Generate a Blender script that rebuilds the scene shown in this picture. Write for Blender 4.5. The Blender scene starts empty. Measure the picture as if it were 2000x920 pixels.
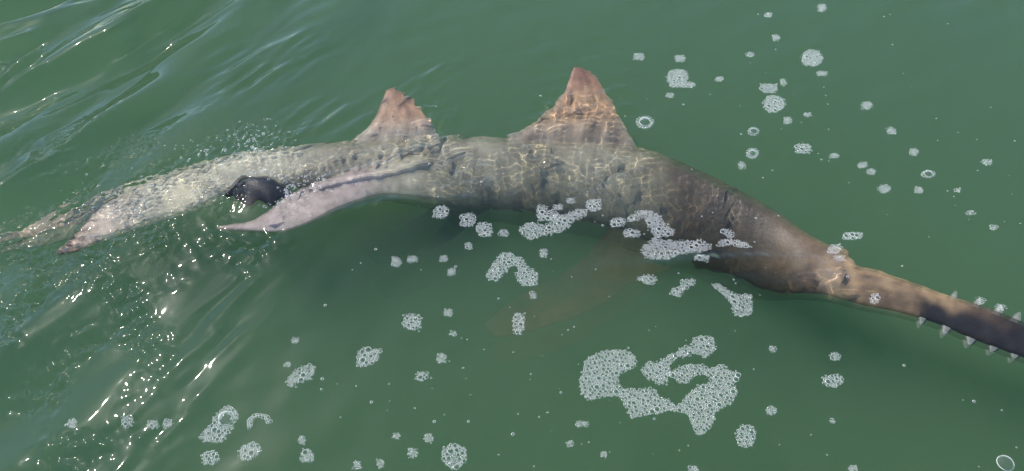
import bpy, bmesh, math, random
import numpy as np
from mathutils import Vector
from mathutils.kdtree import KDTree

S = bpy.context.scene
C = S.collection
R = math.radians
rng = np.random.default_rng(7)
random.seed(7)

# ------------------------------------------------------------------ camera
DIST, DEP, HFOV = 2.2, R(50), R(65)
cam = bpy.data.cameras.new('camera')
cam_ob = bpy.data.objects.new('camera', cam)
C.objects.link(cam_ob)
CAM = np.array([0.0, -DIST * math.cos(DEP), DIST * math.sin(DEP)])
cam_ob.location = CAM
cam_ob.rotation_euler = (R(90) - DEP, 0, 0)
cam.angle = HFOV
cam.clip_start = 0.05
cam.clip_end = 2000
S.camera = cam_ob

# ------------------------------------------------------------------ sky, sun, exposure
SUN_EL, SUN_AZ = R(50), R(-43)          # azimuth from +Y, negative = to the left
w = bpy.data.worlds.new('World')
S.world = w
w.use_nodes = True
nt = w.node_tree
bg = nt.nodes['Background']
sk = nt.nodes.new('ShaderNodeTexSky')
sk.sky_type = 'NISHITA'
sk.sun_disc = False
sk.sun_elevation = SUN_EL
sk.sun_rotation = SUN_AZ
sk.dust_density = 0.3
sk.ozone_density = 2.0
nt.links.new(sk.outputs[0], bg.inputs[0])
bg.inputs[1].default_value = 0.15
sun = bpy.data.lights.new('sun', 'SUN')
sun.energy = 4.0
sun.angle = R(0.5)
sun.color = (1.0, 0.94, 0.84)
sun_ob = bpy.data.objects.new('sun', sun)
C.objects.link(sun_ob)
sd = Vector((math.sin(SUN_AZ) * math.cos(SUN_EL), math.cos(SUN_AZ) * math.cos(SUN_EL), math.sin(SUN_EL)))
sun_ob.rotation_euler = sd.to_track_quat('Z', 'Y').to_euler()
sun.cycles.is_caustics_light = True
S.view_settings.view_transform = 'Standard'
S.view_settings.look = 'None'
S.view_settings.gamma = 1
S.view_settings.exposure = 0.78
S.cycles.sample_clamp_indirect = 3.0
S.cycles.sample_clamp_direct = 40.0
S.cycles.volume_bounces = 6
S.cycles.max_bounces = 14
S.cycles.transmission_bounces = 10
S.cycles.transparent_max_bounces = 24

# ------------------------------------------------------------------ laying out: points of the photograph (2000 x 920) on the water
F = 1000 / math.tan(HFOV / 2)
CD, SD = math.cos(DEP), math.sin(DEP)
IOR = 1.33

def rays(px, py):
    px = np.asarray(px, float); py = np.asarray(py, float)
    u = (px - 1000) / F
    v = (460 - py) / F
    d = np.stack([u, CD + v * SD, -SD + v * CD], -1)
    return d / np.linalg.norm(d, axis=-1, keepdims=True)

def on_water(px, py, z=0.0):
    d = rays(px, py)
    t = (z - CAM[2]) / d[..., 2]
    return CAM + d * t[..., None]

def at_depth(px, py, depth):
    """the point seen at that pixel lying DEPTH metres under the water (a negative depth is above it)"""
    depth = np.asarray(depth, float)
    p0 = on_water(px, py, 0.0)
    up = on_water(px, py, 0.0)
    d = rays(px, py)
    h = np.linalg.norm(d[..., :2], axis=-1, keepdims=True)
    st = h / IOR
    tt = st / np.sqrt(1 - st ** 2)
    p = p0.copy()
    dd = np.maximum(depth, 0)[..., None]
    p[..., :2] += d[..., :2] / h * tt * dd
    a = np.maximum(-depth, 0)[..., None]
    p = p - d * (a / -d[..., 2:3])
    p[..., 2] = -depth
    return p

def to_px(X, Y):
    x = X; y = Y - CAM[1]; z = -CAM[2]
    f = y * CD - z * SD
    v = y * SD + z * CD
    return 1000 + F * x / f, 460 - F * v / f

# ------------------------------------------------------------------ helpers
def node(t, kind, **kw):
    n = t.nodes.new(kind)
    for k, v in kw.items():
        setattr(n, k, v)
    return n

def material(name):
    m = bpy.data.materials.new(name)
    m.use_nodes = True
    m.node_tree.nodes.clear()
    return m, m.node_tree, m.node_tree.nodes.new('ShaderNodeOutputMaterial')

def mesh_from(name, V, tris=None, quads=None, smooth=True):
    me = bpy.data.meshes.new(name)
    V = np.asarray(V, np.float32)
    me.vertices.add(len(V))
    me.vertices.foreach_set('co', V.ravel())
    loops, starts = [], []
    n = 0
    for f, k in ((tris, 3), (quads, 4)):
        if f is None or len(f) == 0:
            continue
        f = np.asarray(f, np.int32)
        loops.append(f.ravel())
        starts.append(n + np.arange(len(f)) * k)
        n += f.size
    loops = np.concatenate(loops); starts = np.concatenate(starts)
    me.loops.add(len(loops))
    me.loops.foreach_set('vertex_index', loops.astype(np.int32))
    me.polygons.add(len(starts))
    me.polygons.foreach_set('loop_start', starts.astype(np.int32))
    me.polygons.foreach_set('use_smooth', [smooth] * len(starts))
    me.update(calc_edges=True)
    me.validate()
    return me

def link(name, me, m=None, parent=None):
    o = bpy.data.objects.new(name, me)
    C.objects.link(o)
    if m is not None:
        me.materials.append(m)
    if parent:
        o.parent = parent
    return o

def tag(o, label=None, cat=None, group=None, kind=None):
    for k, v in (('label', label), ('category', cat), ('group', group), ('kind', kind)):
        if v:
            o[k] = v
    return o

def sstep(a, b, x):
    t = np.clip((x - a) / (b - a), 0, 1)
    return t * t * (3 - 2 * t)

def blob(px, py, cx, cy, rx, ry, rot=0.0):
    c, s = math.cos(R(rot)), math.sin(R(rot))
    dx, dy = px - cx, py - cy
    a = (dx * c + dy * s) / rx
    b = (-dx * s + dy * c) / ry
    return np.exp(-(a * a + b * b))

# ------------------------------------------------------------------ the water's height
def spectrum(X, Y, n, lam0, lam1, ang, spread, seed):
    r = np.random.default_rng(seed)
    Z = np.zeros_like(X)
    for i in range(n):
        lam = math.exp(r.uniform(math.log(lam0), math.log(lam1)))
        th = R(ang) + R(spread) * r.uniform(-1, 1)
        k = 2 * math.pi / lam
        Z += np.sin(k * (X * math.cos(th) + Y * math.sin(th)) + r.uniform(0, 6.283)) / k
    return Z * math.sqrt(2 / n)          # RMS slope about 1

def lownoise(X, Y, lam, seed):
    r = np.random.default_rng(seed)
    Z = np.zeros_like(X)
    for i in range(10):
        th = r.uniform(0, 6.283); k = 2 * math.pi / (lam * r.uniform(.7, 1.5))
        Z += np.sin(k * (X * math.cos(th) + Y * math.sin(th)) + r.uniform(0, 6.283))
    return Z / math.sqrt(5)

def seg_dist(X, Y, pts):
    """distance to a polyline, signed by side, and the position along it (0..1)"""
    best = np.full(X.shape, 1e9); sg = np.zeros_like(X); tt = np.zeros_like(X)
    n = len(pts) - 1
    for i in range(n):
        ax, ay = pts[i][:2]; bx, by = pts[i + 1][:2]
        dx, dy = bx - ax, by - ay
        t = np.clip(((X - ax) * dx + (Y - ay) * dy) / (dx * dx + dy * dy), 0, 1)
        ex, ey = X - ax - t * dx, Y - ay - t * dy
        d = np.hypot(ex, ey)
        s = np.sign(dx * ey - dy * ex)
        m = d < best
        best = np.where(m, d, best); sg = np.where(m, s, sg); tt = np.where(m, (i + t) / n, tt)
    return best * sg, tt

RIDGES = [
    ([(1690, 470), (1640, 500), (1600, 540), (1540, 560), (1440, 540)], .006, .024),  # (photo points, height in metres, half width in metres)
    ([(900, 262), (855, 275), (760, 318), (700, 330), (640, 348), (600, 362)], .0055, .012),
    ([(620, 425), (690, 408), (760, 392), (850, 388)], .006, .020),
    ([(1150, 528), (1290, 520), (1400, 510), (1500, 506), (1640, 512)], .010, .024),
    ([(1560, 540), (1620, 538), (1680, 545), (1750, 560)], .0035, .010),
]

def height(X, Y):
    px, py = to_px(X, Y)
    dist = np.hypot(X, Y)
    near = 1 - sstep(2.6, 4.0, dist)                 # fine ripples only where the grid is fine
    Z = .020 * spectrum(X, Y, 10, .35, 1.1, 160, 50, 1) * near
    # wind waves coming in from the left
    left = sstep(760, 120, px + .25 * py) * near
    far = sstep(760, 60, px + 1.05 * py) * near
    Z += (.12 * left + .50 * far) * spectrum(X, Y, 18, .15, .62, 141, 16, 2)
    Z += .12 * far * spectrum(X, Y, 4, .55, 1.0, 118, 14, 31)
    gust = np.clip(.45 + .5 * lownoise(X * 1.2 + Y * .3, Y * .6, .40, 12), .12, 1.4)
    Z += (.52 * far + .07 * left) * gust * spectrum(X, Y, 26, .045, .15, 141, 15, 3)
    streak = blob(px, py, 520, 130, 120, 40, -25) + .9 * blob(px, py, 830, 155, 80, 22, -25) + .9 * blob(px, py, 620, 235, 90, 35, -15) + .5 * blob(px, py, 330, 60, 140, 60, -30)
    Z += .26 * streak * near * spectrum(X, Y, 20, .035, .11, 135, 18, 4)
    Z += .036 * near * spectrum(X, Y, 22, .07, .26, 150, 40, 21)
    low = blob(px, py, 330, 800, 260, 45, -48) + .8 * blob(px, py, 430, 600, 180, 40, -48)
    Z += .16 * low * near * spectrum(X, Y, 20, .03, .11, 148, 14, 22)
    # choppy water round the tail
    g2 = np.clip(.42 + .62 * lownoise(X, Y, .20, 13), .03, 1.7)
    chop = .75 * blob(px, py, 60, 540, 240, 170) + .6 * blob(px, py, 100, 760, 180, 190) + .4 * blob(px, py, 480, 490, 80, 70)
    Z += .42 * np.clip(chop, 0, 1.25) * g2 * near * spectrum(X, Y, 40, .022, .075, 145, 80, 5)
    g3 = np.clip(.62 + .5 * lownoise(X, Y, .16, 14), .15, 1.6)
    tail = 1.0 * blob(px, py, 160, 290, 130, 60, -15) + 1.15 * blob(px, py, 300, 385, 260, 75, -24) + .45 * blob(px, py, 560, 350, 60, 40) + .75 * blob(px, py, 480, 285, 90, 30, -10) + .7 * blob(px, py, 80, 470, 140, 80)
    Z += .36 * np.clip(tail, 0, 1.2) * g3 * near * spectrum(X, Y, 44, .014, .036, 0, 180, 15)
    # small cells of ripples over the back of the fish
    cells = .95 * blob(px, py, 900, 320, 120, 55, 12) + .5 * blob(px, py, 1010, 350, 110, 60) + .75 * blob(px, py, 1120, 330, 190, 75, 8) + .55 * blob(px, py, 760, 310, 140, 45) \
        + .85 * blob(px, py, 1140, 200, 100, 90) + 1.2 * blob(px, py, 800, 225, 65, 50) + .45 * blob(px, py, 1330, 380, 120, 60) + .35 * blob(px, py, 620, 330, 90, 50)
    gc = np.clip(.75 + .40 * lownoise(X, Y, .22, 16), .45, 1.4)
    Z += .25 * np.clip(cells, 0, 1) * gc * near * spectrum(X, Y, 46, .018, .085, 0, 180, 6)
    # fine parallel ripples at the head and snout
    fine = .8 * blob(px, py, 1700, 535, 120, 32, 12) + .7 * blob(px, py, 1590, 500, 60, 40) + .5 * blob(px, py, 1230, 555, 140, 30) + .45 * blob(px, py, 1480, 530, 110, 25) + .35 * blob(px, py, 1560, 620, 60, 50) + .5 * blob(px, py, 1860, 600, 120, 30, 20)
    Z += .11 * np.clip(fine, 0, 1) * near * spectrum(X, Y, 18, .018, .045, 82, 22, 8)
    for pts, h, wd in RIDGES:
        P = on_water([p[0] for p in pts], [p[1] for p in pts])
        d, t = seg_dist(X, Y, P)
        env = np.sin(np.clip(t, 0, 1) * math.pi) ** .6
        wob = 1 + .35 * np.sin(90 * (X + .3 * Y)) * np.sin(47 * X + 1)
        Z += h * env * wob * np.exp(-(d / wd) ** 2)
    # the swell heaped up round the tail stock
    Z += .010 * blob(px, py, 505, 385, 60, 40) * near
    return Z

def axis(lo, hi, step, reach, fine=None):
    a = list(np.arange(lo, hi + step / 2, step))
    if fine:
        f0, f1, fs = fine
        a = [v for v in a if v < f0 - fs] + list(np.arange(f0, f1, fs)) + [v for v in a if v > f1 + fs * .5]
    s = step; x = a[-1]
    up = []
    while x < reach:
        s *= 1.22; x += s; up.append(x)
    s = step; x = a[0]
    dn = []
    while x > -reach:
        s *= 1.22; x -= s; dn.append(x)
    return np.array(dn[::-1] + a + up)

xs = axis(-1.9, 1.9, .0036, 160, (-1.45, -.5, .0026))
ys = axis(-.72, 1.18, .0036, 160, (-.1, .55, .0028))
GX, GY = np.meshgrid(xs, ys)
GZ = height(GX, GY)

def water_z(x, y):
    """height of the water at scattered points"""
    i = np.clip(np.searchsorted(xs, x) - 1, 0, len(xs) - 2)
    j = np.clip(np.searchsorted(ys, y) - 1, 0, len(ys) - 2)
    fx = (x - xs[i]) / (xs[i + 1] - xs[i]); fy = (y - ys[j]) / (ys[j + 1] - ys[j])
    return (GZ[j, i] * (1 - fx) * (1 - fy) + GZ[j, i + 1] * fx * (1 - fy) + GZ[j + 1, i] * (1 - fx) * fy + GZ[j + 1, i + 1] * fx * fy)

# ------------------------------------------------------------------ water: surface sheet, silt below, bottom
def water_material():
    m, t, out = material('water_surface')
    fr = node(t, 'ShaderNodeFresnel'); fr.inputs[0].default_value = IOR
    gl = node(t, 'ShaderNodeBsdfGlossy'); gl.inputs['Roughness'].default_value = .018
    re = node(t, 'ShaderNodeBsdfRefraction'); re.inputs['IOR'].default_value = IOR; re.inputs['Roughness'].default_value = 0
    tr = node(t, 'ShaderNodeBsdfTransparent')
    a = node(t, 'ShaderNodeMixShader'); a.inputs[0].default_value = .27
    b = node(t, 'ShaderNodeMixShader')
    L = t.links.new
    L(re.outputs[0], a.inputs[1]); L(tr.outputs[0], a.inputs[2])
    g2 = node(t, 'ShaderNodeBsdfGlossy'); g2.inputs['Roughness'].default_value = .26
    gm = node(t, 'ShaderNodeMixShader'); gm.inputs[0].default_value = .03
    L(gl.outputs[0], gm.inputs[1]); L(g2.outputs[0], gm.inputs[2])
    L(fr.outputs[0], b.inputs[0]); L(a.outputs[0], b.inputs[1]); L(gm.outputs[0], b.inputs[2])
    L(b.outputs[0], out.inputs[0])
    return m

nx, ny = len(xs), len(ys)
idx = np.arange(nx * ny).reshape(ny, nx)
quads = np.stack([idx[:-1, :-1], idx[:-1, 1:], idx[1:, 1:], idx[1:, :-1]], -1).reshape(-1, 4)
water = link('water', mesh_from('water', np.stack([GX, GY, GZ], -1).reshape(-1, 3), quads=quads), water_material())
tag(water, kind='structure')
water.cycles.is_caustics_caster = True

CLEAR = .19
def box(name, lo, hi, m):
    bm = bmesh.new()
    bmesh.ops.create_cube(bm, size=1)
    for v in bm.verts:
        v.co = [lo[i] + (v.co[i] + .5) * (hi[i] - lo[i]) for i in range(3)]
    me = bpy.data.meshes.new(name); bm.to_mesh(me); bm.free()
    return link(name, me, m)

m, t, out = material('green_silt')
pv = node(t, 'ShaderNodeVolumePrincipled')
pv.inputs['Density'].default_value = 3.8
pv.inputs['Color'].default_value = (.49, .715, .445, 1)
pv.inputs['Anisotropy'].default_value = 0.0
t.links.new(pv.outputs[0], out.inputs['Volume'])
tag(box('silty_water', (-150, -150, -2.9), (150, 150, -CLEAR), m), kind='structure')

m, t, out = material('mud')
bs = node(t, 'ShaderNodeBsdfPrincipled'); nz = node(t, 'ShaderNodeTexNoise'); cr = node(t, 'ShaderNodeValToRGB')
nz.inputs['Scale'].default_value = 3
cr.color_ramp.elements[0].color = (.06, .055, .035, 1); cr.color_ramp.elements[1].color = (.13, .11, .07, 1)
t.links.new(nz.outputs[0], cr.inputs[0]); t.links.new(cr.outputs[0], bs.inputs['Base Color']); t.links.new(bs.outputs[0], out.inputs[0])
me = mesh_from('seabed', [(-160, -160, -3), (160, -160, -3), (160, 160, -3), (-160, 160, -3)], quads=[(0, 1, 2, 3)])
tag(link('seabed', me, m), kind='structure')

# ------------------------------------------------------------------ the sawfish: lofts grown together into one skin
SRC_P, SRC_C = [], []
PARTS = []

def catmull(A, n):
    A = np.asarray(A, float)
    P = np.concatenate([[2 * A[0] - A[1]], A, [2 * A[-1] - A[-2]]])
    outp = []
    for i in range(len(A) - 1):
        p0, p1, p2, p3 = P[i:i + 4]
        for s in np.linspace(0, 1, n, endpoint=False):
            outp.append(.5 * (2 * p1 + (p2 - p0) * s + (2 * p0 - 5 * p1 + 4 * p2 - p3) * s * s + (3 * p1 - 3 * p2 + p3 - p0) * s ** 3))
    outp.append(A[-1])
    return np.array(outp)

def loft(rows, lens=1.0, n=6, seg=36, rag=0.0, color=None):
    """rows: (ax, ay, adepth, bx, by, bdepth, half thickness, r, g, b): an oval section between two photo points"""
    K = catmull(rows, n)
    if rag:
        K[:, 3] += rag * rng.normal(size=len(K)) * np.linspace(0, 1, len(K)); K[:, 4] += rag * .5 * rng.normal(size=len(K))
    A = at_depth(K[:, 0], K[:, 1], K[:, 2]); B = at_depth(K[:, 3], K[:, 4], K[:, 5])
    mid = (A + B) / 2; half = (B - A) / 2
    ax = np.gradient(mid, axis=0)
    nrm = np.cross(ax, half); nrm /= np.linalg.norm(nrm, axis=1, keepdims=True)
    nrm[nrm[:, 2] < 0] *= -1
    th = np.linspace(0, 2 * math.pi, seg, endpoint=False)
    c, s = np.cos(th), np.sin(th)
    s = np.sign(s) * np.abs(s) ** lens
    V = mid[:, None] + half[:, None] * c[None, :, None] + nrm[:, None] * (K[:, 6][:, None] * s[None])[..., None]
    col = np.repeat(K[:, None, 7:10], seg, axis=1)
    if color is not None:
        col = color(col, K, np.broadcast_to(c, V.shape[:2]), np.broadcast_to(s, V.shape[:2]))
    m_ = len(K)
    SRC_P.append(V.reshape(-1, 3)); SRC_C.append(np.clip(col, 0, 1).reshape(-1, 3))
    i = np.arange(m_ * seg).reshape(m_, seg)
    j = np.roll(i, -1, axis=1)
    q = np.stack([i[:-1], j[:-1], j[1:], i[1:]], -1).reshape(-1, 4)
    Vv = np.concatenate([V.reshape(-1, 3), V[0].mean(0)[None], V[-1].mean(0)[None]])
    c0, c1 = m_ * seg, m_ * seg + 1
    tr = np.concatenate([np.stack([j[0], i[0], np.full(seg, c0)], -1), np.stack([i[-1], j[-1], np.full(seg, c1)], -1)])
    PARTS.append((Vv, q, tr))

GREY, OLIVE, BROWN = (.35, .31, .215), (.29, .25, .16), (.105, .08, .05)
TAN, DARK, RUST = (.42, .27, .15), (.030, .024, .020), (.50, .30, .165)
PALE, SAND, INK = (.44, .35, .30), (.50, .45, .31), (.012, .012, .013)

def st(ax, ay, da, bx, by, db, th, col):
    return (ax, ay, da, bx, by, db, th) + tuple(col)

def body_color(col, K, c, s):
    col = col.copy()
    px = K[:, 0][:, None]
    low = sstep(.15, .75, c)                          # shade on the near flank, painted into the skin colour
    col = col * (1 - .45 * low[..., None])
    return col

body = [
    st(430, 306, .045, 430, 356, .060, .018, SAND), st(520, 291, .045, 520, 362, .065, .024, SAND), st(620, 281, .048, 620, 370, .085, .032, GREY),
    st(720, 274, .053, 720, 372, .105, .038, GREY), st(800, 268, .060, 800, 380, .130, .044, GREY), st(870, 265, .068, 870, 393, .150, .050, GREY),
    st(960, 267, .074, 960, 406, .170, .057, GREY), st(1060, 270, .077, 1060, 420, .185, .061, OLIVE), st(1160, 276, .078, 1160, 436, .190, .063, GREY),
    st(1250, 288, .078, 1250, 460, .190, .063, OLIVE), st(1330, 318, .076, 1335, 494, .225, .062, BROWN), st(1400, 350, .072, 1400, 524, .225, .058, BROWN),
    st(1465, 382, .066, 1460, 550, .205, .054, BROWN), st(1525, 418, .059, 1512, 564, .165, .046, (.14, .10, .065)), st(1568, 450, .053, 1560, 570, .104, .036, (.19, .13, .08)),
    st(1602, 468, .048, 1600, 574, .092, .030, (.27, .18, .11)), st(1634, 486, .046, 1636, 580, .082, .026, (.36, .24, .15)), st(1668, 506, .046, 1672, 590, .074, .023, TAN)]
loft([st(1550, 450, .065, 1570, 500, .075, .010, TAN), st(1612, 474, .058, 1616, 505, .064, .009, TAN), st(1640, 483, .058, 1640, 504, .062, .007, TAN), st(1658, 490, .058, 1657, 503, .06, .005, TAN)], n=6)
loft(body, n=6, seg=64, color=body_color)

def blade_color(col, K, c, s):
    col = col.copy()
    px = K[:, 0][:, None]
    f = sstep(-.30, .05, c + .16 * np.sin(px * .06) + .1 * np.sin(px * .13 + 1))                  # the near half of the blade is dark skin
    d = np.array(DARK)
    bl = np.sin(px * .11 + 4 * c) * np.sin(px * .053 - 6 * c + 2) + .5 * np.sin(px * .21 + 9 * c)
    col = col * (1 + .28 * bl)[..., None]
    d = d * (1 + .9 * sstep(.35, 1.1, bl) * sstep(1780, 1850, px))[..., None]
    k = (f * (.45 * sstep(1640, 1700, px) + .55 * sstep(1785, 1815, px)))[..., None]
    return col * (1 - k) + d * k

rost = [st(1600, 500, .055, 1600, 572, .085, .022, (.30, .21, .13)), st(1650, 512, .048, 1652, 586, .070, .023, TAN), st(1700, 523, .044, 1697, 598, .064, .022, TAN),
        st(1770, 546, .040, 1765, 612, .058, .020, TAN), st(1845, 574, .038, 1835, 634, .055, .019, TAN), st(1915, 597, .036, 1900, 662, .052, .018, (.16, .10, .065)),
        st(2000, 630, .036, 1985, 694, .052, .017, DARK), st(2100, 672, .036, 2090, 730, .052, .016, DARK), st(2250, 730, .038, 2240, 782, .052, .014, DARK), st(2400, 792, .04, 2392, 834, .05, .012, DARK), st(2440, 820, .045, 2438, 836, .05, .010, DARK)]
loft(rost, lens=.8, n=6, color=blade_color)

def fin_color(col, K, c, s):
    """rays of paler and darker skin running from the fin's foot to its tip, pale at the rear edge"""
    ph = 14 * c + .6 * np.sin(9 * c)
    k = 1 + .20 * np.sin(ph) + .13 * np.sin(2.7 * ph + 1)
    return col * k[..., None] + .05 * sstep(.72, 1.0, np.abs(c))[..., None]

PINK = (.50, .30, .18)
fin1 = [st(955, 312, .10, 1262, 330, .11, .012, OLIVE), st(982, 272, .066, 1243, 283, .078, .016, (.27, .21, .15)), st(1024, 250, .052, 1223, 246, .060, .014, (.40, .29, .19)),
        st(1068, 219, .050, 1204, 212, .064, .010, RUST), st(1092, 191, .040, 1188, 184, .050, .008, RUST), st(1107, 163, .030, 1170, 157, .038, .007, (.42, .225, .14)), st(1114, 143, .024, 1152, 140, .028, .006, (.38, .19, .12)), st(1119, 131, .020, 1136, 131, .022, .004, (.38, .19, .12))]
loft(fin1, lens=.8, n=8, seg=56, rag=2.6, color=fin_color)
fin2 = [st(665, 305, .075, 868, 305, .09, .014, GREY), st(684, 276, .052, 857, 267, .066, .013, (.40, .34, .25)), st(712, 253, .042, 844, 243, .052, .011, (.46, .34, .24)),
        st(732, 227, .034, 832, 222, .042, .008, PINK), st(743, 203, .028, 814, 200, .034, .007, (.48, .27, .16)), st(749, 186, .022, 788, 184, .026, .006, (.46, .255, .155)), st(753, 175, .018, 769, 174, .02, .004, (.46, .255, .155))]
loft(fin2, lens=.8, n=9, seg=48, rag=7.0, color=fin_color)

# the pale pelvic fin whose tip breaks the surface
pel = [st(930, 300, .12, 950, 390, .15, .020, GREY), st(860, 290, .072, 868, 392, .105, .030, GREY), st(800, 299, .048, 812, 386, .074, .026, (.43, .38, .265)), st(740, 313, .038, 752, 380, .056, .020, (.45, .385, .29)),
       st(690, 331, .030, 702, 391, .044, .016, PALE), st(640, 348, .024, 652, 411, .034, .013, PALE), st(592, 366, .020, 604, 434, .027, .011, PALE), st(553, 389, .017, 562, 449, .022, .009, (.46, .37, .32)),
       st(522, 414, .014, 524, 453, .017, .008, (.44, .35, .31)), st(490, 432, .011, 490, 451, .013, .007, (.42, .33, .29)), st(455, 438, .009, 456, 450, .010, .0062, (.38, .29, .26)), st(424, 442, .008, 424, 448, .009, .0045, (.30, .22, .19))]
loft(pel, lens=.8, n=6)

# tail fin: two lobes
loft([st(580, 286, .055, 580, 352, .065, .024, SAND), st(500, 294, .050, 500, 362, .058, .018, SAND), st(430, 308, .046, 432, 384, .052, .014, SAND), st(360, 326, .044, 364, 412, .048, .011, (.58, .50, .32)), st(300, 345, .042, 305, 428, .045, .009, SAND),
      st(240, 374, .040, 248, 448, .042, .008, (.50, .42, .31)), st(185, 416, .036, 192, 469, .037, .007, (.44, .34, .25)), st(145, 455, .032, 150, 486, .033, .006, (.40, .27, .19)), st(108, 490, .026, 110, 496, .027, .004, (.36, .22, .16))], lens=.8, n=6)
loft([st(420, 313, .065, 420, 350, .07, .014, SAND), st(330, 337, .075, 335, 380, .085, .010, SAND), st(250, 358, .090, 255, 398, .10, .009, (.5, .42, .28)), st(170, 388, .115, 175, 424, .12, .008, (.46, .36, .24)), st(90, 424, .135, 92, 452, .14, .007, (.42, .30, .2)), st(0, 452, .15, 0, 466, .155, .006, (.40, .28, .18)), st(-60, 470, .16, -60, 476, .16, .004, (.40, .28, .18))], lens=.8, n=6)
# the dark wet hump over the tail stock
loft([st(440, 372, .045, 444, 384, .046, .006, INK), st(458, 358, .022, 462, 388, .034, .012, INK), st(476, 345, .012, 486, 404, .030, .018, INK), st(500, 347, .006, 506, 392, .024, .018, INK), st(524, 346, .010, 530, 404, .030, .018, INK), st(542, 356, .014, 548, 388, .028, .012, INK), st(560, 366, .024, 562, 394, .036, .010, INK), st(570, 378, .04, 572, 388, .045, .005, INK)], n=6)
# pectoral fin and the second pelvic fin, deep in the green
DEEP = (.85, .16, .08)
loft([st(1200, 430, .22, 1330, 490, .24, .03, RUST), st(1140, 505, .42, 1215, 560, .45, .018, DEEP), st(1070, 550, .47, 1140, 612, .49, .014, DEEP), st(1000, 590, .48, 1060, 645, .50, .012, DEEP), st(945, 635, .50, 970, 660, .51, .006, DEEP)], lens=.8, n=5)
loft([st(900, 360, .20, 970, 390, .22, .02, BROWN), st(820, 425, .42, 880, 470, .45, .016, BROWN), st(755, 462, .50, 800, 510, .53, .010, BROWN), st(715, 492, .53, 740, 522, .55, .006, BROWN)], lens=.8, n=5)

Vs, Qs, Ts, off = [], [], [], 0
for V, q, tr in PARTS:
    Vs.append(V); Qs.append(q + off); Ts.append(tr + off); off += len(V)
raw = mesh_from('raw', np.concatenate(Vs), tris=np.concatenate(Ts), quads=np.concatenate(Qs))
tmp = link('raw', raw)
bm = bmesh.new(); bm.from_mesh(raw); bmesh.ops.recalc_face_normals(bm, faces=bm.faces); bm.to_mesh(raw); bm.free()
rm = tmp.modifiers.new('r', 'REMESH'); rm.mode = 'VOXEL'; rm.voxel_size = .0036
sm = tmp.modifiers.new('s', 'SMOOTH'); sm.factor = .5; sm.iterations = 6
dg = bpy.context.evaluated_depsgraph_get()
skin = bpy.data.meshes.new_from_object(tmp.evaluated_get(dg))
bpy.data.objects.remove(tmp)
skin.name = 'sawfish_body'
skin.polygons.foreach_set('use_smooth', [True] * len(skin.polygons))
P = np.concatenate(SRC_P); Q = np.concatenate(SRC_C)
kd = KDTree(len(P))
for i, p in enumerate(P):
    kd.insert(p, i)
kd.balance()
nv = len(skin.vertices)
co = np.empty(nv * 3, np.float32); skin.vertices.foreach_get('co', co); co = co.reshape(-1, 3)
colr = np.ones((nv, 4), np.float32)
for i in range(nv):
    f = kd.find_n(co[i], 4)
    ww = np.array([1 / (k[2] + .004) for k in f]); ww /= ww.sum()
    colr[i, :3] = ww @ Q[[k[1] for k in f]]
att = skin.color_attributes.new('skin', 'FLOAT_COLOR', 'POINT')
att.data.foreach_set('color', colr.ravel())
print('skin verts', nv)

def skin_material():
    m, t, out = material('sawfish_skin')
    L = t.links.new
    bs = node(t, 'ShaderNodeBsdfPrincipled')
    at = node(t, 'ShaderNodeVertexColor', layer_name='skin')
    tc = node(t, 'ShaderNodeTexCoord')
    n1 = node(t, 'ShaderNodeTexNoise'); n1.inputs['Scale'].default_value = 22; n1.inputs['Detail'].default_value = 6; n1.inputs['Roughness'].default_value = .65
    n2 = node(t, 'ShaderNodeTexNoise'); n2.inputs['Scale'].default_value = 7; n2.inputs['Detail'].default_value = 4
    r1 = node(t, 'ShaderNodeMapRange'); r1.inputs[1].default_value = .3; r1.inputs[2].default_value = .7; r1.inputs[3].default_value = .62; r1.inputs[4].default_value = 1.34
    r2 = node(t, 'ShaderNodeMapRange'); r2.inputs[1].default_value = .35; r2.inputs[2].default_value = .65; r2.inputs[3].default_value = .86; r2.inputs[4].default_value = 1.12
    mu = node(t, 'ShaderNodeMath', operation='MULTIPLY')
    vm = node(t, 'ShaderNodeVectorMath', operation='SCALE')
    for n in (n1, n2):
        L(tc.outputs['Object'], n.inputs['Vector'])
    L(n1.outputs[0], r1.inputs[0]); L(n2.outputs[0], r2.inputs[0])
    L(r1.outputs[0], mu.inputs[0]); L(r2.outputs[0], mu.inputs[1])
    L(at.outputs['Color'], vm.inputs[0]); L(mu.outputs[0], vm.inputs['Scale'])
    L(vm.outputs[0], bs.inputs['Base Color'])
    bs.inputs['Roughness'].default_value = .38
    bs.inputs['Specular IOR Level'].default_value = .3
    bp = node(t, 'ShaderNodeBump'); bp.inputs['Strength'].default_value = .25; bp.inputs['Distance'].default_value = .004
    n3 = node(t, 'ShaderNodeTexNoise'); n3.inputs['Scale'].default_value = 160; n3.inputs['Detail'].default_value = 3
    L(tc.outputs['Object'], n3.inputs['Vector']); L(n3.outputs[0], bp.inputs['Height']); L(bp.outputs[0], bs.inputs['Normal'])
    L(bs.outputs[0], out.inputs[0])
    return m

fish = bpy.data.objects.new('sawfish', None)
C.objects.link(fish)
tag(fish, 'large brown sawfish gliding just under the green water, its toothed snout to the right', 'sawfish')
b = link('body', skin, skin_material(), fish)
b.cycles.is_caustics_receiver = True

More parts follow.
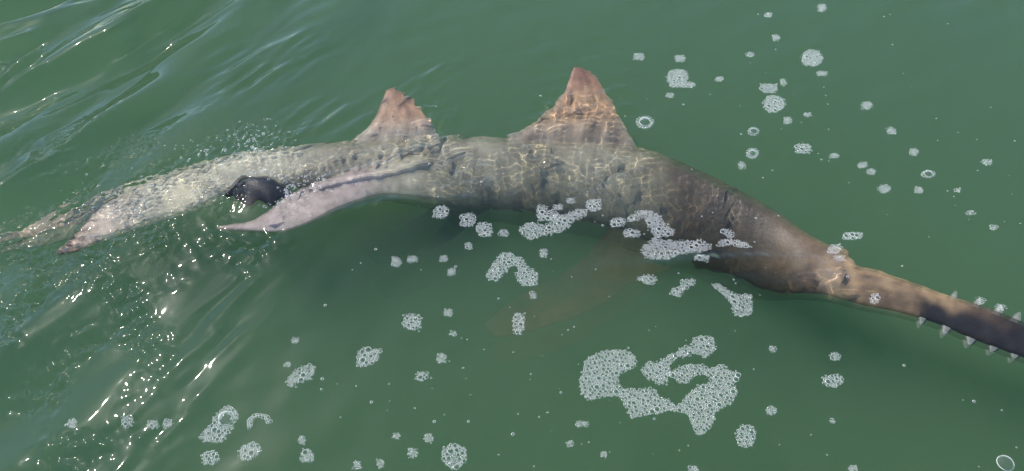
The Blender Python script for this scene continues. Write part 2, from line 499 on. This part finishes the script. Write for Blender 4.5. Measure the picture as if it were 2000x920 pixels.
m, t, out = material('tooth_enamel')
bs = node(t, 'ShaderNodeBsdfPrincipled')
nz = node(t, 'ShaderNodeTexNoise'); nz.inputs['Scale'].default_value = 60
cr = node(t, 'ShaderNodeValToRGB'); cr.color_ramp.elements[0].color = (.26, .27, .22, 1); cr.color_ramp.elements[1].color = (.44, .45, .39, 1)
t.links.new(nz.outputs[0], cr.inputs[0]); t.links.new(cr.outputs[0], bs.inputs['Base Color']); bs.inputs['Roughness'].default_value = .4
t.links.new(bs.outputs[0], out.inputs[0])
TOOTH = m

def tooth(bx, by, tx, ty, depth, wide):
    """a flat pointed tooth from its root to its tip"""
    a = at_depth(bx, by, depth); b_ = at_depth(tx, ty, depth + .004)
    d = b_ - a; Ln = np.linalg.norm(d); d /= Ln
    s = np.cross(d, [0, 0, 1]); s /= np.linalg.norm(s); u = np.cross(s, d)
    prof = [(-.35, 1.0), (.0, 1.0), (.35, .86), (.7, .55), (.92, .22)]
    V = []
    for k, wv in prof:
        cc = a + d * Ln * k - s * wide * .18 * k
        for ang in range(6):
            q = 2 * math.pi * ang / 6
            V.append(cc + s * wide * wv * math.cos(q) + u * .0045 * (.4 + .6 * wv) * math.sin(q))
    V.append(a + d * Ln)
    T_, Q_ = [], []
    for r_ in range(4):
        for k in range(6):
            Q_.append((r_ * 6 + k, r_ * 6 + (k + 1) % 6, r_ * 6 + 6 + (k + 1) % 6, r_ * 6 + 6 + k))
    for k in range(6):
        T_.append((24 + k, 24 + (k + 1) % 6, 30))
    o = link('rostral_tooth', mesh_from('rostral_tooth', V, T_, Q_), TOOTH, fish)
    o.cycles.is_caustics_receiver = True

for (bx, by, tx, ty, wd) in [(1804, 616, 1797, 634, .009), (1852, 634, 1842, 654, .011), (1898, 652, 1890, 673, .013), (1944, 670, 1933, 687, .013), (1984, 684, 1976, 702, .012),
                             (2034, 706, 2026, 724, .012), (2086, 725, 2078, 744, .012), (2140, 744, 2132, 762, .011), (2196, 764, 2188, 782, .011), (2260, 786, 2254, 802, .010), (2330, 812, 2326, 826, .010)]:
    tooth(bx, by, tx, ty, .052, wd * 1.35)
for (bx, by, tx, ty, wd) in [(1864, 583, 1870, 569, .009), (1909, 598, 1916, 583, .010), (1949, 612, 1957, 597, .011), (1985, 626, 1993, 610, .011),
                             (2040, 650, 2050, 634, .011), (2095, 672, 2105, 656, .011), (2150, 694, 2160, 678, .011), (2205, 715, 2215, 699, .010), (2265, 738, 2275, 723, .010), (2330, 766, 2340, 752, .010)]:
    tooth(bx, by, tx, ty, .036, wd * 1.2)

# ------------------------------------------------------------------ foam
def film_material():
    m, t, out = material('bubble_film')
    L = t.links.new
    lw = node(t, 'ShaderNodeLayerWeight'); lw.inputs[0].default_value = .5
    rp = node(t, 'ShaderNodeMapRange'); rp.inputs[1].default_value = .35; rp.inputs[2].default_value = .95; rp.inputs[3].default_value = .05; rp.inputs[4].default_value = .75
    tr = node(t, 'ShaderNodeBsdfTransparent')
    df = node(t, 'ShaderNodeBsdfDiffuse'); df.inputs[0].default_value = (.80, .82, .80, 1)
    gl = node(t, 'ShaderNodeBsdfGlossy'); gl.inputs['Roughness'].default_value = .05
    a = node(t, 'ShaderNodeMixShader'); a.inputs[0].default_value = .6
    b = node(t, 'ShaderNodeMixShader')
    L(lw.outputs['Facing'], rp.inputs[0]); L(rp.outputs[0], b.inputs[0])
    L(df.outputs[0], a.inputs[1]); L(gl.outputs[0], a.inputs[2])
    L(tr.outputs[0], b.inputs[1]); L(a.outputs[0], b.inputs[2]); L(b.outputs[0], out.inputs[0])
    return m

def wall_material():
    m, t, out = material('bubble_wall')
    L = t.links.new
    tr = node(t, 'ShaderNodeBsdfTransparent')
    bs = node(t, 'ShaderNodeBsdfPrincipled'); bs.inputs['Base Color'].default_value = (.84, .86, .85, 1); bs.inputs['Roughness'].default_value = .15
    b = node(t, 'ShaderNodeMixShader'); b.inputs[0].default_value = .62
    L(tr.outputs[0], b.inputs[1]); L(bs.outputs[0], b.inputs[2]); L(b.outputs[0], out.inputs[0])
    return m
FILM, WALL = film_material(), wall_material()

def dome(seg, rings, low, flat=.8, wall=.15, rim=.07, lip=.20):
    """a film dome standing in a low white wall ring; the third value says which faces are wall"""
    V, T_ = [], []
    for r_ in range(rings):
        e = low + (math.pi / 2 - low) * r_ / rings
        for k in range(seg):
            a = 2 * math.pi * (k + .5 * (r_ % 2)) / seg
            V.append((math.cos(e) * math.cos(a), math.cos(e) * math.sin(a), math.sin(e) * flat))
    V.append((0, 0, flat))
    for r_ in range(rings - 1):
        for k in range(seg):
            i0, i1, j0, j1 = r_ * seg + k, r_ * seg + (k + 1) % seg, (r_ + 1) * seg + k, (r_ + 1) * seg + (k + 1) % seg
            if r_ % 2 == 0:
                T_ += [(i0, i1, j0), (i1, j1, j0)]
            else:
                T_ += [(i0, j1, j0), (i0, i1, j1)]
    for k in range(seg):
        T_.append(((rings - 1) * seg + k, (rings - 1) * seg + (k + 1) % seg, len(V) - 1))
    nf = len(T_); b0 = len(V)
    for rad, zz in ((1 + rim, -.05), (1.0, lip), (1 - wall * 1.3, .02)):
        for k in range(seg):
            a = 2 * math.pi * k / seg
            V.append((rad * math.cos(a), rad * math.sin(a), zz))
    for q in range(2):
        for k in range(seg):
            i0, i1, j0, j1 = b0 + q * seg + k, b0 + q * seg + (k + 1) % seg, b0 + (q + 1) * seg + k, b0 + (q + 1) * seg + (k + 1) % seg
            T_ += [(i0, i1, j1), (i0, j1, j0)]
    return np.array(V), np.array(T_), np.array([0] * nf + [1] * (len(T_) - nf))
D_SMALL = dome(8, 2, R(0))
D_BIG = dome(22, 7, R(0), .75, .02, .02, .06)
D_THIN = dome(9, 2, R(0), .8, .05)

def bubbles_mesh(name, X, Y, r, tmpl=None, origin=(0, 0, 0)):
    """each bubble a dome; the bigger ones have thinner walls"""
    VV, TT, MM, n = [], [], [], 0
    for tm, sel in ((tmpl or D_SMALL, (r < .0034) | (tmpl is not None)), (D_THIN, (r >= .0034) & (tmpl is None))):
        if not sel.any():
            continue
        V, T_, M_ = tm
        x, y, q = X[sel], Y[sel], r[sel]
        ctr = np.stack([x, y, water_z(x, y) + q * .03], -1) - np.array(origin)
        VV.append((V[None] * q[:, None, None] + ctr[:, None]).reshape(-1, 3))
        TT.append((T_[None] + (n + np.arange(len(q)) * len(V))[:, None, None]).reshape(-1, 3))
        MM.append(np.tile(M_, len(q))); n += len(q) * len(V)
    me = mesh_from(name, np.concatenate(VV), tris=np.concatenate(TT))
    me.materials.append(FILM); me.materials.append(WALL)
    me.polygons.foreach_set('material_index', np.concatenate(MM).astype(np.int32))
    return me

def inside(px, py, poly):
    poly = np.asarray(poly, float)
    c = np.zeros(px.shape, bool)
    j = len(poly) - 1
    for i in range(len(poly)):
        xi, yi = poly[i]; xj, yj = poly[j]
        c ^= ((yi > py) != (yj > py)) & (px < (xj - xi) * (py - yi) / (yj - yi + 1e-12) + xi)
        j = i
    return c

def ell(cx, cy, rx, ry, rot=0, n=14, lump=.12):
    o = []
    for k in range(n):
        a = 2 * math.pi * k / n
        q = 1 + lump * random.uniform(-1, 1)
        x, y = rx * q * math.cos(a), ry * q * math.sin(a)
        c, s = math.cos(R(rot)), math.sin(R(rot))
        o.append((cx + x * c - y * s, cy + x * s + y * c))
    return o

def pack(polys, scale=1.0, dens=1.0, hole=None):
    """bubbles of mixed size packed side by side inside photo outlines lying on the water"""
    xy, rr = [], []
    allp = np.concatenate([np.asarray(p, float) for p in polys])
    lo, hi = allp.min(0) - 2, allp.max(0) + 2
    area = (hi - lo).prod()
    W0 = on_water([lo[0], hi[0], lo[0], hi[0]], [lo[1], lo[1], hi[1], hi[1]])
    wlo, whi = W0[:, :2].min(0), W0[:, :2].max(0)
    warea = (whi - wlo).prod()
    PX = np.zeros((0, 2)); PR = np.zeros(0)
    for r0, r1, tries in ((.0066, .0084, .018), (.0046, .0058, .16), (.0026, .0035, 2.4), (.0017, .0022, 1.4)):
        n = int(warea / (math.pi * (r0 * scale) ** 2) * tries * 6) + 3
        c = rng.uniform(wlo, whi, size=(n, 2))
        px, py = to_px(c[:, 0], c[:, 1])
        jx = 2.2 * rng.normal(size=n); jy = 2.2 * rng.normal(size=n)
        ok = np.zeros(n, bool)
        for p in polys:
            ok |= inside(px + jx, py + jy, p)
        c = c[ok]
        for q in c:
            r = rng.uniform(r0, r1) * scale * .78
            if len(PX) and (np.hypot(*(PX - q).T) < (PR + r) * .93).any():
                continue
            if rng.random() > dens:
                continue
            PX = np.concatenate([PX, q[None]]); PR = np.append(PR, r)
    return PX[:, 0], PX[:, 1], PR

def foam(polys, label, group=None, scale=1.0, dens=1.0):
    X, Y, r = pack(polys, scale, dens)
    if len(r) == 0:
        return None
    o = (X.mean(), Y.mean(), 0)
    ob = link('foam_patch', bubbles_mesh('foam_patch', X, Y, r * 1.03, origin=o))
    ob.location = o
    return tag(ob, label, 'foam', group)

def big_bubble(cx, cy, rpx, parent):
    c = on_water(cx, cy)
    e = on_water(cx + rpx, cy)
    r = np.array([abs(e[0] - c[0])])
    o = parent.location if parent else (0, 0, 0)
    ob = link('bubble', bubbles_mesh('bubble', np.array([c[0]]), np.array([c[1]]), r, D_BIG, origin=o), None, parent)
    return ob

def zpts(ox, oy, s, pts):
    return [(ox + x * s, oy + y * s) for x, y in pts]

Z6 = lambda *p: zpts(1100, 640, .261, p)
Z1 = lambda *p: zpts(700, 380, .3043, p)
Z2 = lambda *p: zpts(1200, 380, .3043, p)
Z5 = lambda *p: zpts(500, 600, .3477, p)
Z7 = lambda *p: zpts(0, 520, .4348, p)

foam([Z6((170, 270), (210, 225), (330, 185), (420, 175), (500, 195), (535, 235), (520, 290), (420, 330), (400, 370), (400, 430), (440, 470), (380, 500), (300, 510), (190, 530), (150, 490), (130, 420), (165, 350)),
      Z6((380, 480), (440, 470), (520, 475), (640, 465), (690, 475), (700, 510), (740, 540), (800, 545), (810, 610), (700, 630), (600, 640), (550, 650), (520, 670), (500, 620), (470, 560), (420, 510))],
     'largest raft of white foam, a broad block trailing down to the right, below the sawfish')
foam([Z6((820, 612), (850, 600), (920, 560), (940, 500), (1030, 440), (1120, 420), (1200, 440), (1270, 420), (1290, 490), (1240, 560), (1140, 610), (1120, 670), (1090, 740), (1030, 795), (990, 770), (980, 700), (950, 650), (900, 615)),
      Z6((790, 345), (830, 335), (880, 300), (940, 280), (1040, 285), (1110, 330), (1110, 360), (1050, 330), (970, 350), (920, 400), (880, 400), (840, 370)),
      Z6((1110, 345), (1130, 300), (1180, 285), (1240, 320), (1310, 350), (1300, 390), (1230, 410), (1150, 410), (1110, 385)), Z6((1220, 400), (1250, 400), (1275, 440), (1240, 450))],
     'hook shaped raft of white foam tapering to a point at the bottom')
foam([Z6((600, 320), (640, 265), (720, 275), (760, 240), (800, 250), (780, 300), (790, 360), (740, 400), (715, 420), (690, 380), (640, 370)), Z6((750, 245), (800, 215), (860, 190), (920, 140), (960, 160), (940, 200), (870, 200), (800, 250)),
      Z6((940, 150), (980, 140), (1000, 180), (950, 190)), Z6((980, 110), (1010, 75), (1060, 65), (1120, 85), (1130, 140), (1090, 190), (1050, 210), (1000, 160))],
     'thin chain of foam rising to a round head, above the hook shaped raft')
foam([ell(1457, 850, 16, 21)], 'upright oval foam patch right of the pointed end of the hook shaped raft')
foam([Z1((830, 520), (870, 450), (920, 385), (960, 380), (1040, 430), (1080, 480), (1050, 500), (1020, 450), (980, 450), (930, 500), (880, 545)), Z1((1020, 520), (1100, 490), (1145, 520), (1135, 585), (1060, 580), (1030, 550)), Z1((1030, 460), (1075, 480), (1090, 500), (1050, 510))],
     'arched foam patch over the reddish pectoral fin deep in the water')
foam([Z1((1040, 230), (1090, 195), (1160, 200), (1190, 215), (1240, 190), (1260, 145), (1330, 145), (1400, 110), (1460, 100), (1460, 125), (1390, 150), (1340, 200), (1290, 235), (1180, 255), (1100, 285))],
     'winding foam band under the middle of the sawfish flank')
foam([Z1((1150, 90), (1180, 80), (1220, 110), (1280, 125), (1260, 140), (1200, 160), (1170, 165))], 'small wedge of foam just above the winding foam band')
foam([ell(1160, 401, 12, 10)], 'round foam dot at the upper right end of the winding band')
foam([ell(946, 448, 15, 12)], 'lowest and largest of three foam dots in a slanting row under the pale fin')
foam([ell(914, 429, 12, 11)], 'middle foam dot of the slanting row of three under the pale fin')
foam([ell(861, 413, 13, 10, -35)], 'tilted top foam dot of the slanting row of three under the pale fin', dens=.7)
foam([ell(1013, 632, 9, 19)], 'narrow upright foam patch beneath the arched foam patch')
foam([ell(806, 628, 15, 15)], 'ragged round foam patch in open green water below the dark shadow', dens=.85)
foam([Z2((190, 120), (240, 125), (300, 170), (310, 210), (380, 240), (370, 255), (270, 275), (240, 220), (200, 160)), Z2((85, 165), (180, 115), (190, 130), (100, 172))], 'curved foam wedge on the flank in front of the head, with a thin tail')
foam([Z2((180, 360), (230, 320), (260, 285), (310, 310), (420, 320), (540, 310), (620, 335), (560, 360), (420, 380), (330, 420), (270, 420), (210, 395))], 'leaf shaped foam raft lying across the shadowed flank before the head')
foam([ell(1206, 436, 12, 7)], 'faint foam dab left of the curved foam wedge', dens=.8)
foam([ell(1233, 457, 14, 6)], 'flat foam dab between the curved wedge and the leaf shaped raft', dens=.85)
foam([ell(1370, 509, 12, 6)], 'faint flat foam patch below the pointed end of the leaf shaped raft', dens=.8)
foam([Z2((660, 318), (700, 298), (740, 294), (800, 300), (870, 325), (860, 332), (790, 315), (740, 305), (690, 315))], 'thin bent foam thread right of the leaf shaped raft', dens=.8)
foam([Z2((690, 235), (720, 228), (760, 260), (750, 275))], 'short faint foam streak above the thin bent foam thread', dens=.5)
foam([ell(1267, 546, 12, 7)], 'little foam dab in a ripple below the leaf shaped raft', dens=.75)
foam([Z2((360, 620), (430, 600), (440, 560), (500, 550), (510, 570), (440, 600), (420, 640), (410, 655))], 'ragged little foam strip left of the glittering foam wedge', dens=.7)
foam([Z2((635, 575), (680, 585), (760, 640), (870, 650), (890, 690), (870, 750), (820, 775), (780, 760), (760, 700), (700, 630))], 'loose glittering foam wedge of separate bubbles beneath the head', dens=.55)
foam([ell(1667, 459, 17, 5)], 'flat foam patch floating above the start of the snout')
foam([ell(1632, 484, 13, 7, -20)], 'scattered foam at the corner of the head where the snout begins', dens=.5)
foam([ell(1709, 582, 6, 8)], 'small foam dot floating over the base of the toothed snout')
foam([ell(1586, 114, 16, 13)], 'upper round foam patch in the open water at the top')
foam([ell(1501, 172, 15, 6)], 'flat oval foam patch just above a round one')
foam([ell(1513, 202, 17, 14)], 'round dense foam patch just below a flat oval one')
foam([ell(1570, 289, 13, 7)], 'small wide foam patch in open water right of a ring of bubbles')
foam([ell(1323, 153, 17, 17), [(1328, 164), (1345, 164), (1356, 166), (1345, 169), (1330, 170)]], 'round foam patch with a little tail, right of the tall dorsal fin')
foam([Z5((185, 430), (200, 390), (250, 350), (300, 325), (325, 345), (310, 385), (240, 415), (200, 445))], 'slanting sausage shaped foam patch in open green water', dens=.85)
foam([Z5((580, 325), (580, 260), (610, 228), (660, 240), (695, 240), (680, 280), (640, 315))], 'triangular foam patch of large bubbles in open green water', scale=1.25)
foam([ell(888, 890, 22, 21)], 'round honeycomb foam patch at the bottom edge', scale=1.2)
foam([ell(824, 734, 10, 7, -10)], 'small oval foam patch in the open water below the ragged round patch')
foam([ell(1628, 743, 17, 10)], 'wide foam patch alone in open water below the toothed snout')
foam([ell(487, 881, 20, 13, -40)], 'slanting foam patch below the half ring of bubbles')
foam([ell(411, 892, 14, 12)], 'round foam patch below the foam that holds one big bubble')
foam([ell(600, 890, 9, 11)], 'small bright foam patch standing near the bottom edge', dens=.85)

def ring(cx, cy, rx, ry, inner, label, frac=1.0, a0=0, rows=2):
    """small bubbles crowded round one big bubble"""
    X, Y, r = [], [], []
    for q in range(rows):
        n = int(2 * math.pi * (rx + ry) / 2 * (1 - .22 * q) / 5.0 * frac)
        for k in range(n):
            a = R(a0) + 2 * math.pi * frac * (k + .5 * q) / n
            u = 1 - .24 * q + .05 * random.uniform(-1, 1)
            p = on_water(cx + rx * u * math.cos(a), cy + ry * u * math.sin(a))
            X.append(p[0]); Y.append(p[1]); r.append(random.uniform(.0026, .0044))
    X, Y, r = map(np.array, (X, Y, r))
    o = (X.mean(), Y.mean(), 0)
    ob = link('foam_ring', bubbles_mesh('foam_ring', X, Y, r, origin=o))
    ob.location = o
    tag(ob, label, 'foam')
    if inner:
        big_bubble(cx, cy - 1, inner, ob)
    return ob

ring(1259, 241, 16, 12, 11, 'foam ring round one big bubble beside the tall dorsal fin')
ring(1472, 256, 10, 7, 7, 'faint foam ring above a second smaller ring in open water', rows=1)
ring(1470, 299, 11, 9, 7, 'foam ring round a bubble, directly below a fainter ring')
ring(1813, 340, 12, 6, 8, 'flat foam ring alone in the open water above the toothed snout', rows=1)
ring(506, 826, 22, 17, 0, 'half ring of loose bubbles round bare water, right of the foam with one big bubble', frac=.6, a0=150, rows=2)
f = foam([Z7((905, 770), (950, 710), (965, 690), (1000, 720), (1040, 715), (1000, 775), (950, 785)), Z7((960, 690), (990, 650), (1030, 630), (1060, 655), (1050, 700), (1044, 690), (1045, 665), (1025, 645), (1000, 655), (985, 690))], 'slanting foam patch holding one big clear bubble at its upper end')
big_bubble(441, 816, 15, f)
o = link('bubble', bubbles_mesh('bubble', on_water(1962, 906)[:1], on_water(1962, 906)[1:2], np.array([.018]), D_BIG))
tag(o, 'big clear bubble alone in the bottom right corner', 'bubble')

FLECK = 'tiny fleck of white foam adrift on the green water'
for cx, cy, rx, ry in [(774, 511, 8, 8), (805, 505, 7, 5), (866, 504, 6, 4), (882, 531, 6, 6), (915, 480, 6, 5), (876, 610, 7, 6), (1062, 497, 6, 7), (1041, 578, 4, 6), (983, 455, 8, 5), (1605, 16, 5, 6), (1516, 74, 5, 4), (1693, 207, 8, 6),
                       (1538, 235, 6, 5), (1742, 255, 6, 5), (1785, 297, 6, 5), (1685, 322, 8, 4), (1702, 335, 7, 4), (1928, 317, 8, 4), (1605, 144, 9, 3), (1577, 224, 5, 3), (1449, 323, 5, 5), (1630, 303, 7, 3), (1248, 112, 8, 5), (1328, 114, 8, 5),
                       (1309, 187, 6, 3), (1405, 155, 6, 3), (1728, 368, 9, 6), (1795, 371, 6, 5), (863, 699, 7, 8), (806, 885, 7, 8), (838, 856, 7, 7), (774, 851, 6, 5), (589, 861, 5, 6), (698, 909, 6, 6), (743, 906, 6, 6), (576, 664, 6, 4), (561, 712, 5, 3),
                       (300, 831, 9, 7), (328, 828, 9, 7), (143, 829, 8, 8), (250, 825, 10, 9), (1632, 696, 8, 6), (1509, 682, 5, 5), (1507, 801, 8, 6), (1627, 822, 3, 3), (1667, 914, 8, 5), (1113, 868, 5, 4), (1179, 888, 5, 5), (1138, 830, 12, 4), (1354, 915, 7, 5),
                       (1895, 417, 6, 3), (1940, 446, 5, 3), (1870, 372, 4, 2), (1914, 590, 5, 5), (1952, 603, 6, 5), (1250, 545, 5, 3), (1640, 504, 8, 4), (1500, 30, 5, 3), (1465, 107, 5, 3), (1530, 160, 4, 4), (885, 651, 5, 4), (1090, 405, 8, 4), (1115, 392, 6, 4)]:
    foam([ell(cx, cy, rx, ry)], FLECK, 'foam flecks adrift on the green water', dens=.32, scale=.68)

# lone bubbles
me_small = None
cnt = 0
spots = []
for k in range(900):
    px, py = rng.uniform(560, 1995), rng.uniform(5, 915)
    dn = .12 + .9 * blob(px, py, 1520, 170, 200, 150) + .9 * blob(px, py, 1120, 470, 300, 90) + .5 * blob(px, py, 1000, 760, 420, 150) + .4 * blob(px, py, 1800, 330, 120, 120)
    if rng.random() < dn and len(spots) < 210:
        spots.append((px, py))
for px, py in spots:
    c = on_water(px, py)
    if me_small is None:
        V, T_, M_ = dome(10, 3, R(0))
        me_small = mesh_from('bubble', V * .0016, tris=T_)
        me_small.materials.append(FILM); me_small.materials.append(WALL)
        me_small.polygons.foreach_set('material_index', M_.astype(np.int32))
    o = bpy.data.objects.new('bubble', me_small)
    C.objects.link(o)
    s = float(np.clip(rng.lognormal(0, .4), .5, 2.2))
    o.location = (c[0], c[1], float(water_z(np.array([c[0]]), np.array([c[1]]))[0]))
    o.scale = (s, s, s)
    tag(o, 'single tiny bubble floating on the green water', 'bubble', 'lone bubbles on the water')

# spray thrown up where the tail stirs the surface
X, Y, r, H = [], [], [], []
for cx, cy, sx, sy, n in ((500, 275, 34, 22, 130), (440, 300, 60, 14, 60), (590, 345, 40, 16, 60), (575, 385, 14, 22, 60), (600, 362, 26, 12, 40), (250, 370, 60, 30, 40)):
    for k in range(n):
        p = on_water(cx + sx * rng.normal(), cy + sy * rng.normal())
        X.append(p[0]); Y.append(p[1]); r.append(min(.0055, .0020 * math.exp(.45 * rng.normal())))
for k in range(70):                                     # a broken rim of bubbles round the dark hump
    a = rng.uniform(-1.9, 1.6)
    p = on_water(508 + 56 * math.cos(a) * rng.normal(1.02, .09), 374 + 34 * math.sin(a) * rng.normal(1.05, .10))
    X.append(p[0]); Y.append(p[1]); r.append(min(.0055, .0020 * math.exp(.45 * rng.normal())))
X, Y, r = map(np.array, (X, Y, r))
tag(link('splash', bubbles_mesh('splash', X, Y, r)), 'sparkling splash of fine bubbles over the tail stock', 'splash', kind='stuff')
